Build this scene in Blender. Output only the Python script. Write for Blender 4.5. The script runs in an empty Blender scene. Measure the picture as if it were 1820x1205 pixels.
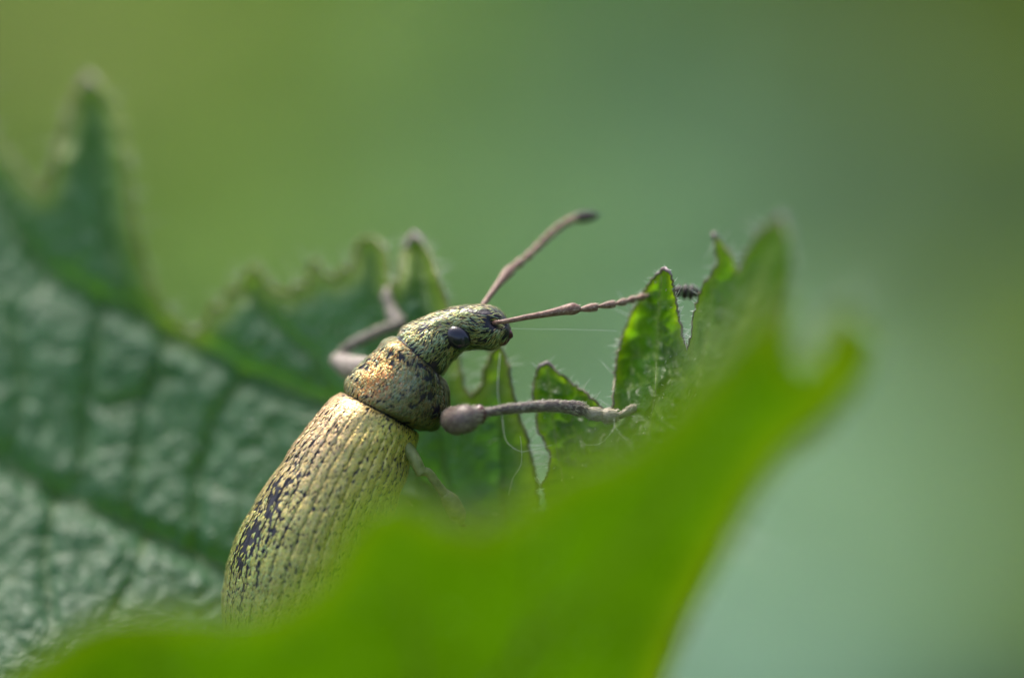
# Macro photograph of a scaled weevil on nettle leaves.  1 Blender unit = 1 mm (scene unit scale 0.001).
import bpy, math, random
import numpy as np
from mathutils import Vector, Matrix, noise
from mathutils.geometry import delaunay_2d_cdt

random.seed(7)
rng = np.random.default_rng(7)
sc = bpy.context.scene
sc.unit_settings.system = 'METRIC'
sc.unit_settings.scale_length = 0.001
col = sc.collection
R = math.radians

# ------------------------------------------------------------------ camera
D = 120.0            # mm from lens to the plane of focus
PX = 0.01            # mm per photograph pixel in the plane of focus (1820 px = 18.2 mm)
H = 420.0            # height of the weevil above the ground, mm
PITCH = R(14.0)      # camera looks slightly down
APERTURE = 9.0       # diameter of the lens opening, mm
RIGHT = np.array([1.0, 0.0, 0.0])
FWD = np.array([0.0, math.cos(PITCH), -math.sin(PITCH)])
UP = np.array([0.0, math.sin(PITCH), math.cos(PITCH)])
FOCUS = np.array([0.0, 0.0, H])
CAMPOS = FOCUS - D * FWD

cam = bpy.data.cameras.new('camera')
camo = bpy.data.objects.new('camera', cam)
col.objects.link(camo)
camo.location = CAMPOS
camo.rotation_euler = (math.pi / 2 - PITCH, 0, 0)
cam.sensor_fit = 'HORIZONTAL'
cam.sensor_width = 360.0
cam.lens = 360.0 * D / (1820 * PX)
cam.clip_start = 1.0
cam.clip_end = 200000.0
cam.dof.use_dof = True
cam.dof.focus_distance = D - 0.4
cam.dof.aperture_fstop = cam.lens * 1e-3 / APERTURE
cam.dof.aperture_blades = 0
sc.camera = camo

# ------------------------------------------------------------------ sky, sun, exposure
SUN_EL, SUN_AZ = R(60), R(-28)        # azimuth measured from +Y (away from the camera) towards +X
w = bpy.data.worlds.new('World')
sc.world = w
w.use_nodes = True
nt = w.node_tree
bg = nt.nodes['Background']
sky = nt.nodes.new('ShaderNodeTexSky')
sky.sky_type = 'NISHITA'
sky.sun_disc = False
sky.sun_elevation = SUN_EL
sky.sun_rotation = SUN_AZ
sky.dust_density = 5.0
sky.air_density = 1.0
nt.links.new(sky.outputs[0], bg.inputs[0])
bg.inputs[1].default_value = 0.11
sun = bpy.data.lights.new('sun', 'SUN')
suno = bpy.data.objects.new('sun', sun)
col.objects.link(suno)
sun.energy = 1.5
sun.angle = R(14)
sun.color = (1.0, 0.95, 0.87)
sd = Vector((math.sin(SUN_AZ) * math.cos(SUN_EL), math.cos(SUN_AZ) * math.cos(SUN_EL), math.sin(SUN_EL)))
suno.rotation_euler = sd.to_track_quat('Z', 'Y').to_euler()
suno.location = (0, 0, 2000)
sc.view_settings.view_transform = 'Standard'
sc.view_settings.look = 'None'
sc.view_settings.gamma = 1.0
sc.view_settings.exposure = 1.3
sc.cycles.use_denoising = True
sc.cycles.max_bounces = 8
sc.cycles.sample_clamp_indirect = 6.0


# ------------------------------------------------------------------ helpers
def Pn(px, py, y):
    """photograph pixel(s) + distance behind the plane of focus (mm) -> world point(s)"""
    px, py, y = np.broadcast_arrays(np.asarray(px, float), np.asarray(py, float), np.asarray(y, float))
    k = (D + y) / D * PX
    X = (px - 910) * k
    Z = (602.5 - py) * k
    return CAMPOS + X[..., None] * RIGHT + (D + y)[..., None] * FWD + Z[..., None] * UP


def link(o, parent=None, **props):
    col.objects.link(o)
    if parent is not None:
        o.parent = parent
        o.matrix_parent_inverse = parent.matrix_basis.inverted()
    for k, v in props.items():
        o[k] = v
    return o


def empty(name, loc, label, cat, group=None):
    o = bpy.data.objects.new(name, None)
    o.empty_display_size = 1
    o.location = loc
    link(o, label=label, category=cat)
    if group:
        o['group'] = group
    return o


def mesh_obj(name, V, F, mat, parent=None, smooth=True, colors=None, attr=None, **props):
    me = bpy.data.meshes.new(name)
    me.from_pydata([tuple(v) for v in V], [], [tuple(f) for f in F])
    for m in (mat if isinstance(mat, (list, tuple)) else [mat]):
        me.materials.append(m)
    if smooth:
        me.polygons.foreach_set('use_smooth', [True] * len(me.polygons))
    if colors is not None:
        a = me.color_attributes.new('tint', 'FLOAT_COLOR', 'POINT')
        c = np.ones((len(V), 4), np.float32)
        c[:, :3] = colors
        a.data.foreach_set('color', c.ravel())
    if attr:
        for k, v in attr.items():
            a = me.attributes.new(k, 'FLOAT', 'POINT')
            a.data.foreach_set('value', np.asarray(v, np.float32))
    me.update()
    o = bpy.data.objects.new(name, me)
    return link(o, parent, **props)


def pchip(s, Y, q):
    """monotone cubic interpolation of the columns of Y at q"""
    s = np.asarray(s, float); Y = np.asarray(Y, float); q = np.asarray(q, float)
    if Y.ndim == 1:
        Y = Y[:, None]
    h = np.diff(s)[:, None]
    d = np.diff(Y, axis=0) / h
    m = np.zeros_like(Y)
    m[0], m[-1] = d[0], d[-1]
    p = d[:-1] * d[1:]
    w1 = 2 * h[1:] + h[:-1]; w2 = h[1:] + 2 * h[:-1]
    with np.errstate(all='ignore'):
        hm = (w1 + w2) / (w1 / d[:-1] + w2 / d[1:])
    m[1:-1] = np.where(p > 0, hm, 0)
    i = np.clip(np.searchsorted(s, q) - 1, 0, len(s) - 2)
    t = ((q - s[i]) / (s[i + 1] - s[i]))[:, None]
    hh = (s[i + 1] - s[i])[:, None]
    return ((1 + 2 * t) * (1 - t) ** 2 * Y[i] + t * (1 - t) ** 2 * hh * m[i]
            + t * t * (3 - 2 * t) * Y[i + 1] + t * t * (t - 1) * hh * m[i + 1])


def tube(pts, rad, seg=12, flat=1.0, flatdir=None, caps=True):
    """tapered tube through pts -> V, F, flow"""
    pts = np.asarray(pts, float); rad = np.asarray(rad, float)
    n = len(pts)
    T = np.gradient(pts, axis=0)
    T /= np.linalg.norm(T, axis=1)[:, None] + 1e-12
    a = np.array(flatdir if flatdir is not None else FWD, float)
    V = []; fl = []
    ang = np.arange(seg) * 2 * math.pi / seg
    for i in range(n):
        b = a - T[i] * a.dot(T[i])
        if np.linalg.norm(b) < 1e-4:
            b = np.cross(T[i], [0.3, 0.1, 1.0])
        b /= np.linalg.norm(b)
        if flatdir is None:
            a = b
        c = np.cross(T[i], b)
        V.append(pts[i] + rad[i] * (np.cos(ang)[:, None] * b * flat + np.sin(ang)[:, None] * c))
        fl.append(np.repeat(T[i][None], seg, 0))
    V = np.concatenate(V); fl = np.concatenate(fl)
    F = [(i * seg + j, i * seg + (j + 1) % seg, (i + 1) * seg + (j + 1) % seg, (i + 1) * seg + j)
         for i in range(n - 1) for j in range(seg)]
    if caps:
        F.append(tuple(range(seg))[::-1])
        F.append(tuple((n - 1) * seg + j for j in range(seg)))
    return V, F, fl


def smooth_path(ctrl, rad, n):
    """Catmull-like dense path through control pixels (px,py,y) with radii in px"""
    ctrl = np.asarray(ctrl, float); rad = np.asarray(rad, float)
    d = np.concatenate([[0], np.cumsum(np.linalg.norm(np.diff(ctrl * [1, 1, 100], axis=0), axis=1))])
    q = np.linspace(0, d[-1], n)
    # cubic (finite-difference tangents)
    m = np.gradient(ctrl, d, axis=0) if len(ctrl) > 2 else np.repeat((ctrl[-1:] - ctrl[:1]) / d[-1], 2, 0)
    i = np.clip(np.searchsorted(d, q) - 1, 0, len(d) - 2)
    h = (d[i + 1] - d[i])[:, None]; t = ((q - d[i])[:, None]) / h
    c = ((1 + 2 * t) * (1 - t) ** 2 * ctrl[i] + t * (1 - t) ** 2 * h * m[i]
         + t * t * (3 - 2 * t) * ctrl[i + 1] + t * t * (t - 1) * h * m[i + 1])
    r = pchip(d, rad, q)[:, 0]
    return c, r


class Mesh:
    def __init__(s):
        s.V = []; s.F = []; s.fl = []; s.mi = []; s.n = 0

    def add(s, V, F, fl=None, mi=0):
        s.V.append(np.asarray(V)); s.fl.append(np.zeros_like(V) if fl is None else fl)
        s.F += [tuple(i + s.n for i in f) for f in F]
        s.mi += [mi] * len(F)
        s.n += len(V)

    def arrays(s):
        return np.concatenate(s.V), s.F, np.concatenate(s.fl), s.mi


def limb(M, ctrl, rad, n=40, seg=16, mi=0, flat=1.0, flatdir=None):
    c, r = smooth_path(ctrl, rad, n)
    V, F, fl = tube(Pn(c[:, 0], c[:, 1], c[:, 2]), r * PX, seg, flat, flatdir)
    M.add(V, F, fl, mi)
    return V, F, fl


# ------------------------------------------------------------------ materials
def new_mat(name):
    m = bpy.data.materials.new(name)
    m.use_nodes = True
    n = m.node_tree
    return m, n, n.nodes['Principled BSDF'], n.nodes['Material Output']


def nd(n, t, **kw):
    x = n.nodes.new(t)
    for k, v in kw.items():
        if k in x.inputs:
            x.inputs[k].default_value = v
        else:
            setattr(x, k, v)
    return x


def ramp(n, stops):
    r = n.nodes.new('ShaderNodeValToRGB')
    e = r.color_ramp.elements
    e[0].position, e[0].color = stops[0][0], (*stops[0][1], 1)
    e[1].position, e[1].color = stops[-1][0], (*stops[-1][1], 1)
    for p, c in stops[1:-1]:
        x = e.new(p); x.color = (*c, 1)
    return r


def leaf_mat(name, dark, light, trans, veincol, rough=0.38, tfac=0.45, scale=2.5, bump=0.5, spec=0.5, rim=(0.10, 0.17, 0.02)):
    m, n, b, out = new_mat(name)
    tc = nd(n, 'ShaderNodeTexCoord')
    nz = nd(n, 'ShaderNodeTexNoise', Scale=scale, Detail=6.0, Roughness=0.6)
    n.links.new(tc.outputs['Object'], nz.inputs['Vector'])
    r = ramp(n, [(0.3, dark), (0.7, light)])
    n.links.new(nz.outputs[0], r.inputs[0])
    at = nd(n, 'ShaderNodeAttribute', attribute_name='vein')
    mx = nd(n, 'ShaderNodeMix', data_type='RGBA')
    n.links.new(at.outputs['Fac'], mx.inputs['Factor'])
    n.links.new(r.outputs[0], mx.inputs['A'])
    mx.inputs['B'].default_value = (*veincol, 1)
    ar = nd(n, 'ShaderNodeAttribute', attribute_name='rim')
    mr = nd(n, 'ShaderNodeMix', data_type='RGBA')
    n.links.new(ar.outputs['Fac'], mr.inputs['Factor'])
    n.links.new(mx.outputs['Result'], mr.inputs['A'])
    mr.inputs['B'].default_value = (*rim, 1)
    n.links.new(mr.outputs['Result'], b.inputs['Base Color'])
    b.inputs['Roughness'].default_value = rough
    b.inputs['Specular IOR Level'].default_value = spec
    n2 = nd(n, 'ShaderNodeTexNoise', Scale=14.0, Detail=3.0)
    n.links.new(tc.outputs['Object'], n2.inputs['Vector'])
    vo = nd(n, 'ShaderNodeTexVoronoi', Scale=9.0)
    n.links.new(tc.outputs['Object'], vo.inputs['Vector'])
    ad = nd(n, 'ShaderNodeMath', operation='ADD')
    n.links.new(n2.outputs[0], ad.inputs[0]); n.links.new(vo.outputs['Distance'], ad.inputs[1])
    bp = nd(n, 'ShaderNodeBump', Strength=bump, Distance=0.05)
    n.links.new(ad.outputs[0], bp.inputs['Height'])
    n.links.new(bp.outputs[0], b.inputs['Normal'])
    tr = nd(n, 'ShaderNodeBsdfTranslucent')
    tx = nd(n, 'ShaderNodeMix', data_type='RGBA', blend_type='MULTIPLY')
    tx.inputs['Factor'].default_value = 1.0
    r2 = ramp(n, [(0.25, tuple(0.6 * c for c in trans)), (0.75, trans)])
    n.links.new(nz.outputs[0], r2.inputs[0])
    mv = nd(n, 'ShaderNodeMix', data_type='RGBA')
    n.links.new(at.outputs['Fac'], mv.inputs['Factor'])
    n.links.new(r2.outputs[0], mv.inputs['A'])
    mv.inputs['B'].default_value = (*[0.5 * c + 0.5 * v for c, v in zip(trans, veincol)], 1)
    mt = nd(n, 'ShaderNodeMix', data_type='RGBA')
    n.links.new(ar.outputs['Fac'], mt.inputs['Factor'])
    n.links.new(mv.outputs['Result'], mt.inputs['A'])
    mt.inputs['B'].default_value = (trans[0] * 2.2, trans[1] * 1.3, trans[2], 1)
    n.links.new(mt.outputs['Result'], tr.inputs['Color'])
    ms = nd(n, 'ShaderNodeMixShader', Fac=tfac)
    n.links.new(b.outputs[0], ms.inputs[1]); n.links.new(tr.outputs[0], ms.inputs[2])
    n.links.new(ms.outputs[0], out.inputs['Surface'])
    return m


def plain_mat(name, dark, light, rough=0.5, scale=6.0, metallic=0.0, bump=0.0, bscale=30.0, spec=0.5, coat=0.0):
    m, n, b, out = new_mat(name)
    tc = nd(n, 'ShaderNodeTexCoord')
    nz = nd(n, 'ShaderNodeTexNoise', Scale=scale, Detail=5.0)
    n.links.new(tc.outputs['Object'], nz.inputs['Vector'])
    r = ramp(n, [(0.32, dark), (0.68, light)])
    n.links.new(nz.outputs[0], r.inputs[0])
    n.links.new(r.outputs[0], b.inputs['Base Color'])
    b.inputs['Roughness'].default_value = rough
    b.inputs['Metallic'].default_value = metallic
    b.inputs['Specular IOR Level'].default_value = spec
    b.inputs['Coat Weight'].default_value = coat
    if bump:
        n2 = nd(n, 'ShaderNodeTexNoise', Scale=bscale, Detail=2.0)
        n.links.new(tc.outputs['Object'], n2.inputs['Vector'])
        bp = nd(n, 'ShaderNodeBump', Strength=bump, Distance=0.02)
        n.links.new(n2.outputs[0], bp.inputs['Height'])
        n.links.new(bp.outputs[0], b.inputs['Normal'])
    return m


def tint_mat(name, metallic, rough, spec=0.5):
    m, n, b, out = new_mat(name)
    at = nd(n, 'ShaderNodeAttribute', attribute_name='tint')
    n.links.new(at.outputs['Color'], b.inputs['Base Color'])
    b.inputs['Metallic'].default_value = metallic
    b.inputs['Roughness'].default_value = rough
    b.inputs['Specular IOR Level'].default_value = spec
    return m


def hair_mat(name, colr, tfac=0.5):
    m, n, b, out = new_mat(name)
    b.inputs['Base Color'].default_value = (*colr, 1)
    b.inputs['Roughness'].default_value = 0.35
    tr = nd(n, 'ShaderNodeBsdfTranslucent')
    tr.inputs['Color'].default_value = (*colr, 1)
    ms = nd(n, 'ShaderNodeMixShader', Fac=tfac)
    n.links.new(b.outputs[0], ms.inputs[1]); n.links.new(tr.outputs[0], ms.inputs[2])
    n.links.new(ms.outputs[0], out.inputs['Surface'])
    return m


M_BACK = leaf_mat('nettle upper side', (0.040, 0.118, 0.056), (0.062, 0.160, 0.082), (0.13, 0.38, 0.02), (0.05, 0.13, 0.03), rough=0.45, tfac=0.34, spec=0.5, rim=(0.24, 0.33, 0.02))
M_MID = leaf_mat('nettle young blade', (0.016, 0.065, 0.006), (0.035, 0.11, 0.012), (0.18, 0.47, 0.005), (0.22, 0.33, 0.06), rough=0.36, tfac=0.52, spec=0.32)
M_FRONT = leaf_mat('nettle front blade', (0.018, 0.062, 0.001), (0.03, 0.08, 0.002), (0.060, 0.165, 0.0), (0.05, 0.105, 0.002), spec=0.2, rough=0.6, tfac=0.6, scale=0.35, bump=0.2, rim=(0.11, 0.12, 0.004))
M_MARGIN = plain_mat('leaf margin', (0.13, 0.11, 0.06), (0.26, 0.25, 0.14), rough=0.5, scale=4)
M_BMARGIN = plain_mat('back leaf margin', (0.10, 0.12, 0.03), (0.20, 0.22, 0.06), rough=0.5, scale=3)
M_FMARGIN = plain_mat('front leaf margin', (0.10, 0.16, 0.006), (0.15, 0.17, 0.01), rough=0.6, scale=0.5)
M_TIP = plain_mat('leaf tooth tip', (0.16, 0.10, 0.10), (0.42, 0.36, 0.34), rough=0.5, scale=8)
M_VEIN = plain_mat('leaf vein', (0.10, 0.17, 0.03), (0.18, 0.26, 0.07), rough=0.45, scale=3)
M_HAIR = hair_mat('leaf hair', (0.75, 0.80, 0.72))
M_SILK = hair_mat('spider silk', (0.85, 0.88, 0.85), 0.3)
M_STEM = plain_mat('nettle stem', (0.05, 0.10, 0.02), (0.10, 0.16, 0.04), rough=0.5, scale=0.6)
M_CUT = plain_mat('weevil cuticle', (0.006, 0.005, 0.010), (0.02, 0.016, 0.028), rough=0.33, scale=8, bump=0.4, bscale=22)
M_LEG = plain_mat('weevil leg', (0.085, 0.055, 0.046), (0.21, 0.155, 0.13), rough=0.42, scale=5, bump=0.5, bscale=25)
M_KNEE = plain_mat('weevil knee', (0.05, 0.010, 0.015), (0.11, 0.03, 0.03), rough=0.35, scale=5)
M_ANT = plain_mat('antenna', (0.15, 0.065, 0.045), (0.34, 0.20, 0.135), rough=0.45, scale=9, bump=0.5, bscale=30)
M_CLUB = plain_mat('antenna club', (0.012, 0.009, 0.008), (0.05, 0.035, 0.025), rough=0.5, scale=14, bump=0.6, bscale=30)
M_EYE = plain_mat('weevil eye', (0.006, 0.005, 0.012), (0.013, 0.010, 0.024), rough=0.16, scale=6, bump=0.2, bscale=60, coat=0.6)
M_SCALE = tint_mat('weevil scales', 0.6, 0.38)
M_LEGHAIR = tint_mat('weevil leg hair', 0.1, 0.45)

# ------------------------------------------------------------------ ground
def grid_sheet(name, size, n, zf, mat, **props):
    # denser towards the centre
    a = np.linspace(-1, 1, n)
    a = np.sign(a) * np.abs(a) ** 3 * size
    X, Y = np.meshgrid(a, a)
    Z = zf(X, Y)
    V = np.stack([X.ravel(), Y.ravel(), Z.ravel()], 1)
    F = [(i * n + j, i * n + j + 1, (i + 1) * n + j + 1, (i + 1) * n + j) for i in range(n - 1) for j in range(n - 1)]
    return mesh_obj(name, V, F, mat, **props)


def ground_z(X, Y):
    return 18 * np.sin(X / 330.0 + 1.0) * np.cos(Y / 410.0) + 8 * np.sin(X / 90.0) * np.sin(Y / 120.0 + 2)


M_GROUND = plain_mat('meadow ground', (0.035, 0.060, 0.012), (0.07, 0.10, 0.03), rough=0.9, scale=0.004)
grid_sheet('ground', 60000, 90, ground_z, M_GROUND, kind='structure')


def grass(name, n, region, hgt, cols, mat, seed, **props):
    """many single bent blades in one mesh"""
    g = np.random.default_rng(seed)
    (x0, x1), (y0, y1) = region
    x = g.uniform(x0, x1, n); y = g.uniform(y0, y1, n)
    z = ground_z(x, y)
    h = g.uniform(*hgt, n); az = g.uniform(0, 2 * math.pi, n); lean = g.uniform(0.1, 0.7, n)
    wd = g.uniform(2.0, 4.5, n)
    d = np.stack([np.cos(az), np.sin(az), 0 * az], 1); s = np.stack([-np.sin(az), np.cos(az), 0 * az], 1)
    base = np.stack([x, y, z], 1); up = np.array([0, 0, 1.0])
    V = np.empty((n, 5, 3))
    V[:, 0] = base - s * wd[:, None]; V[:, 1] = base + s * wd[:, None]
    m = base + up * (h * 0.6)[:, None] + d * (h * lean * 0.25)[:, None]
    V[:, 2] = m + s * wd[:, None] * 0.8; V[:, 3] = m - s * wd[:, None] * 0.8
    V[:, 4] = base + up * (h * (1 - 0.35 * lean))[:, None] + d * (h * lean * 0.8)[:, None]
    i = np.arange(n) * 5
    F = [t for k in i for t in ((k, k + 1, k + 2, k + 3), (k + 3, k + 2, k + 4))]
    c = np.array(cols)[g.integers(0, len(cols), n)] * g.uniform(0.75, 1.25, (n, 1))
    return mesh_obj(name, V.reshape(-1, 3), F, mat, smooth=False, colors=np.repeat(c, 5, 0), **props)


def foliage_mat(name, rough=0.5, tfac=0.35, spec=0.5):
    m, n, b, out = new_mat(name)
    at = nd(n, 'ShaderNodeAttribute', attribute_name='tint')
    n.links.new(at.outputs['Color'], b.inputs['Base Color'])
    b.inputs['Roughness'].default_value = rough
    b.inputs['Specular IOR Level'].default_value = spec
    tr = nd(n, 'ShaderNodeBsdfTranslucent')
    n.links.new(at.outputs['Color'], tr.inputs['Color'])
    ms = nd(n, 'ShaderNodeMixShader', Fac=tfac)
    n.links.new(b.outputs[0], ms.inputs[1]); n.links.new(tr.outputs[0], ms.inputs[2])
    n.links.new(ms.outputs[0], out.inputs['Surface'])
    return m


M_GRASS = foliage_mat('grass blade', rough=0.6, spec=0.2)
grass('grass', 26000, ((-1500, 1500), (350, 4200)), (70, 190),
      [(0.10, 0.16, 0.012), (0.12, 0.17, 0.018), (0.085, 0.145, 0.014), (0.14, 0.17, 0.03)], M_GRASS, 11,
      kind='stuff', label='soft green grass blurred far behind the leaves', category='grass')


# a bank of mixed herbs far behind, leaf colour set per clump with the shade along the top painted in, read as one soft mass
# (px, py, distance behind focus), radius px, leaf colour
CLUMPS = [
    ((150, 100, 1250), 330, (0.44, 0.53, 0.17)),
    ((480, 420, 1050), 330, (0.30, 0.46, 0.09)),
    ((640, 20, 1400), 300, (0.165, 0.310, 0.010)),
    ((1100, -60, 1450), 330, (0.075, 0.155, 0.002)),  # dark leaf colour stands in for foliage in shade
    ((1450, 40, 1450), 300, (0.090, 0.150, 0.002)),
    ((940, 430, 1100), 330, (0.36, 0.61, 0.36)),
    ((1320, 510, 1100), 330, (0.28, 0.44, 0.250)),
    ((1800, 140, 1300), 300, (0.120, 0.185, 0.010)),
    ((1850, 540, 1150), 330, (0.19, 0.31, 0.07)),
    ((1830, 1080, 900), 330, (0.260, 0.390, 0.045)),
    ((1450, 860, 950), 330, (0.115, 0.210, 0.125)),
    ((1330, 1230, 850), 350, (0.46, 0.68, 0.480)),
    ((850, 900, 900), 350, (0.190, 0.350, 0.120)),
    ((300, 900, 950), 380, (0.190, 0.335, 0.080)),
    ((-550, 200, 1250), 380, (0.30, 0.44, 0.09)),
    ((-500, 800, 1000), 380, (0.22, 0.38, 0.07)),
    ((-1250, 450, 1150), 420, (0.24, 0.40, 0.07)),
    ((2450, 250, 1250), 380, (0.17, 0.27, 0.04)),
    ((2500, 850, 1050), 380, (0.22, 0.34, 0.05)),
    ((3150, 550, 1150), 420, (0.20, 0.32, 0.06)),
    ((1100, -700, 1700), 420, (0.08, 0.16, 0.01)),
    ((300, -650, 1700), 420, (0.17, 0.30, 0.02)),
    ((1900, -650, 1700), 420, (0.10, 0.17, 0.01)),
]
def herb_bank():
    g = np.random.default_rng(5)
    V = []; Fs = []; C = []
    nu, nv = 5, 3
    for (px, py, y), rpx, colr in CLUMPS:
        c0 = Pn(px, py, y)
        rad = rpx * PX * (D + y) / D
        gz = float(ground_z(c0[0], c0[1]))
        for k in range(5):      # stalks down to the soil
            dx, dy = g.normal(0, rad * 0.35, 2)
            tv, tf, _ = tube([[c0[0] + dx * 0.5, c0[1] + dy * 0.5, gz - 1], [c0[0] + dx, c0[1] + dy, c0[2] + rad * 0.3]], [1.6, 0.9], 5)
            b = len(V); V.extend(tv); Fs += [tuple(b + i for i in f) for f in tf]; C += [np.array((0.10, 0.15, 0.03))] * len(tv)
        for k in range(430):
            d = g.normal(0, 1, 3); d /= np.linalg.norm(d)
            r = rad * (0.55 + 0.5 * g.random())
            p0 = c0 + d * r * np.array([1.0, 0.8, 0.95])
            az = math.atan2(d[1], d[0]) + g.normal(0, 0.6); el = g.normal(0.25, 0.4)
            L = 17 * g.uniform(0.7, 1.4); W = L * g.uniform(0.26, 0.38)
            t_ = np.array([math.cos(az) * math.cos(el), math.sin(az) * math.cos(el), math.sin(el)])
            s_ = np.array([-math.sin(az), math.cos(az), g.normal(0, 0.3)]); s_ /= np.linalg.norm(s_); nrm = np.cross(t_, s_)
            b = len(V)
            for i in range(nu):
                t = i / (nu - 1)
                c = p0 + t_ * L * t - np.array([0, 0, 1]) * L * 0.3 * t * t
                wv = W * (math.sin(math.pi * (0.06 + 0.94 * t) ** 0.8) + 0.03)
                for e in (-1, 0, 1):
                    V.append(c + s_ * wv * e - nrm * wv * 0.25 * abs(e))
            Fs += [(b + i * nv + j, b + i * nv + j + 1, b + (i + 1) * nv + j + 1, b + (i + 1) * nv + j) for i in range(nu - 1) for j in range(nv - 1)]
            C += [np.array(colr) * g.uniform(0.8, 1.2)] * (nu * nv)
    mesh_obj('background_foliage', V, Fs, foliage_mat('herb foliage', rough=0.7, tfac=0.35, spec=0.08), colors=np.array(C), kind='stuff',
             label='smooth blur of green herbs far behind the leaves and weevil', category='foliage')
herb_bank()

# ------------------------------------------------------------------ leaf machinery
def tps(points):
    p = np.array([(a / 500.0, b / 500.0) for a, b, _ in points]); v = np.array([c for _, _, c in points])
    n = len(p)
    def K(a, b):
        r2 = ((a[:, None] - b[None]) ** 2).sum(-1)
        return 0.5 * r2 * np.log(r2 + 1e-9)
    A = np.zeros((n + 3, n + 3))
    A[:n, :n] = K(p, p) + 0.02 * np.eye(n)
    A[:n, n] = 1; A[:n, n + 1:] = p
    A[n, :n] = 1; A[n + 1:, :n] = p.T
    sol = np.linalg.solve(A, np.concatenate([v, [0, 0, 0]]))
    def f(x, y):
        q = np.stack([np.ravel(x) / 500.0, np.ravel(y) / 500.0], 1)
        return (K(q, p) @ sol[:n] + sol[n] + q @ sol[n + 1:]).reshape(np.shape(x))
    return f


def seg_dist(q, line):
    """distance from points q (n,2) to a polyline"""
    line = np.asarray(line, float)
    best = np.full(len(q), 1e9)
    for a, b in zip(line[:-1], line[1:]):
        ab = b - a
        t = np.clip(((q - a) @ ab) / (ab @ ab + 1e-9), 0, 1)
        best = np.minimum(best, np.linalg.norm(q - (a + t[:, None] * ab), axis=1))
    return best


def inside(q, poly):
    x, y = q[:, 0], q[:, 1]
    c = np.zeros(len(q), bool)
    n = len(poly)
    for i in range(n):
        x1, y1 = poly[i]; x2, y2 = poly[(i + 1) % n]
        if y1 == y2:
            continue
        k = ((y1 > y) != (y2 > y)) & (x < (x2 - x1) * (y - y1) / (y2 - y1) + x1)
        c ^= k
    return c


def densify(poly, step, jit=0.0, closed=True):
    poly = np.asarray(poly, float)
    out = []
    n = len(poly)
    for i in range(n if closed else n - 1):
        a, b = poly[i], poly[(i + 1) % n]
        L = np.linalg.norm(b - a)
        st = step if (-150 < a[0] < 1970 and -150 < a[1] < 1350) else step * 4
        k = max(1, int(L / st))
        for j in range(k):
            t = j / k
            p = a + (b - a) * t
            nrm = np.array([-(b - a)[1], (b - a)[0]]) / (L + 1e-9)
            out.append(p + nrm * jit * (rng.uniform(-1, 1) if j else 0))
    if not closed:
        out.append(poly[-1])
    return np.array(out)


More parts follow.
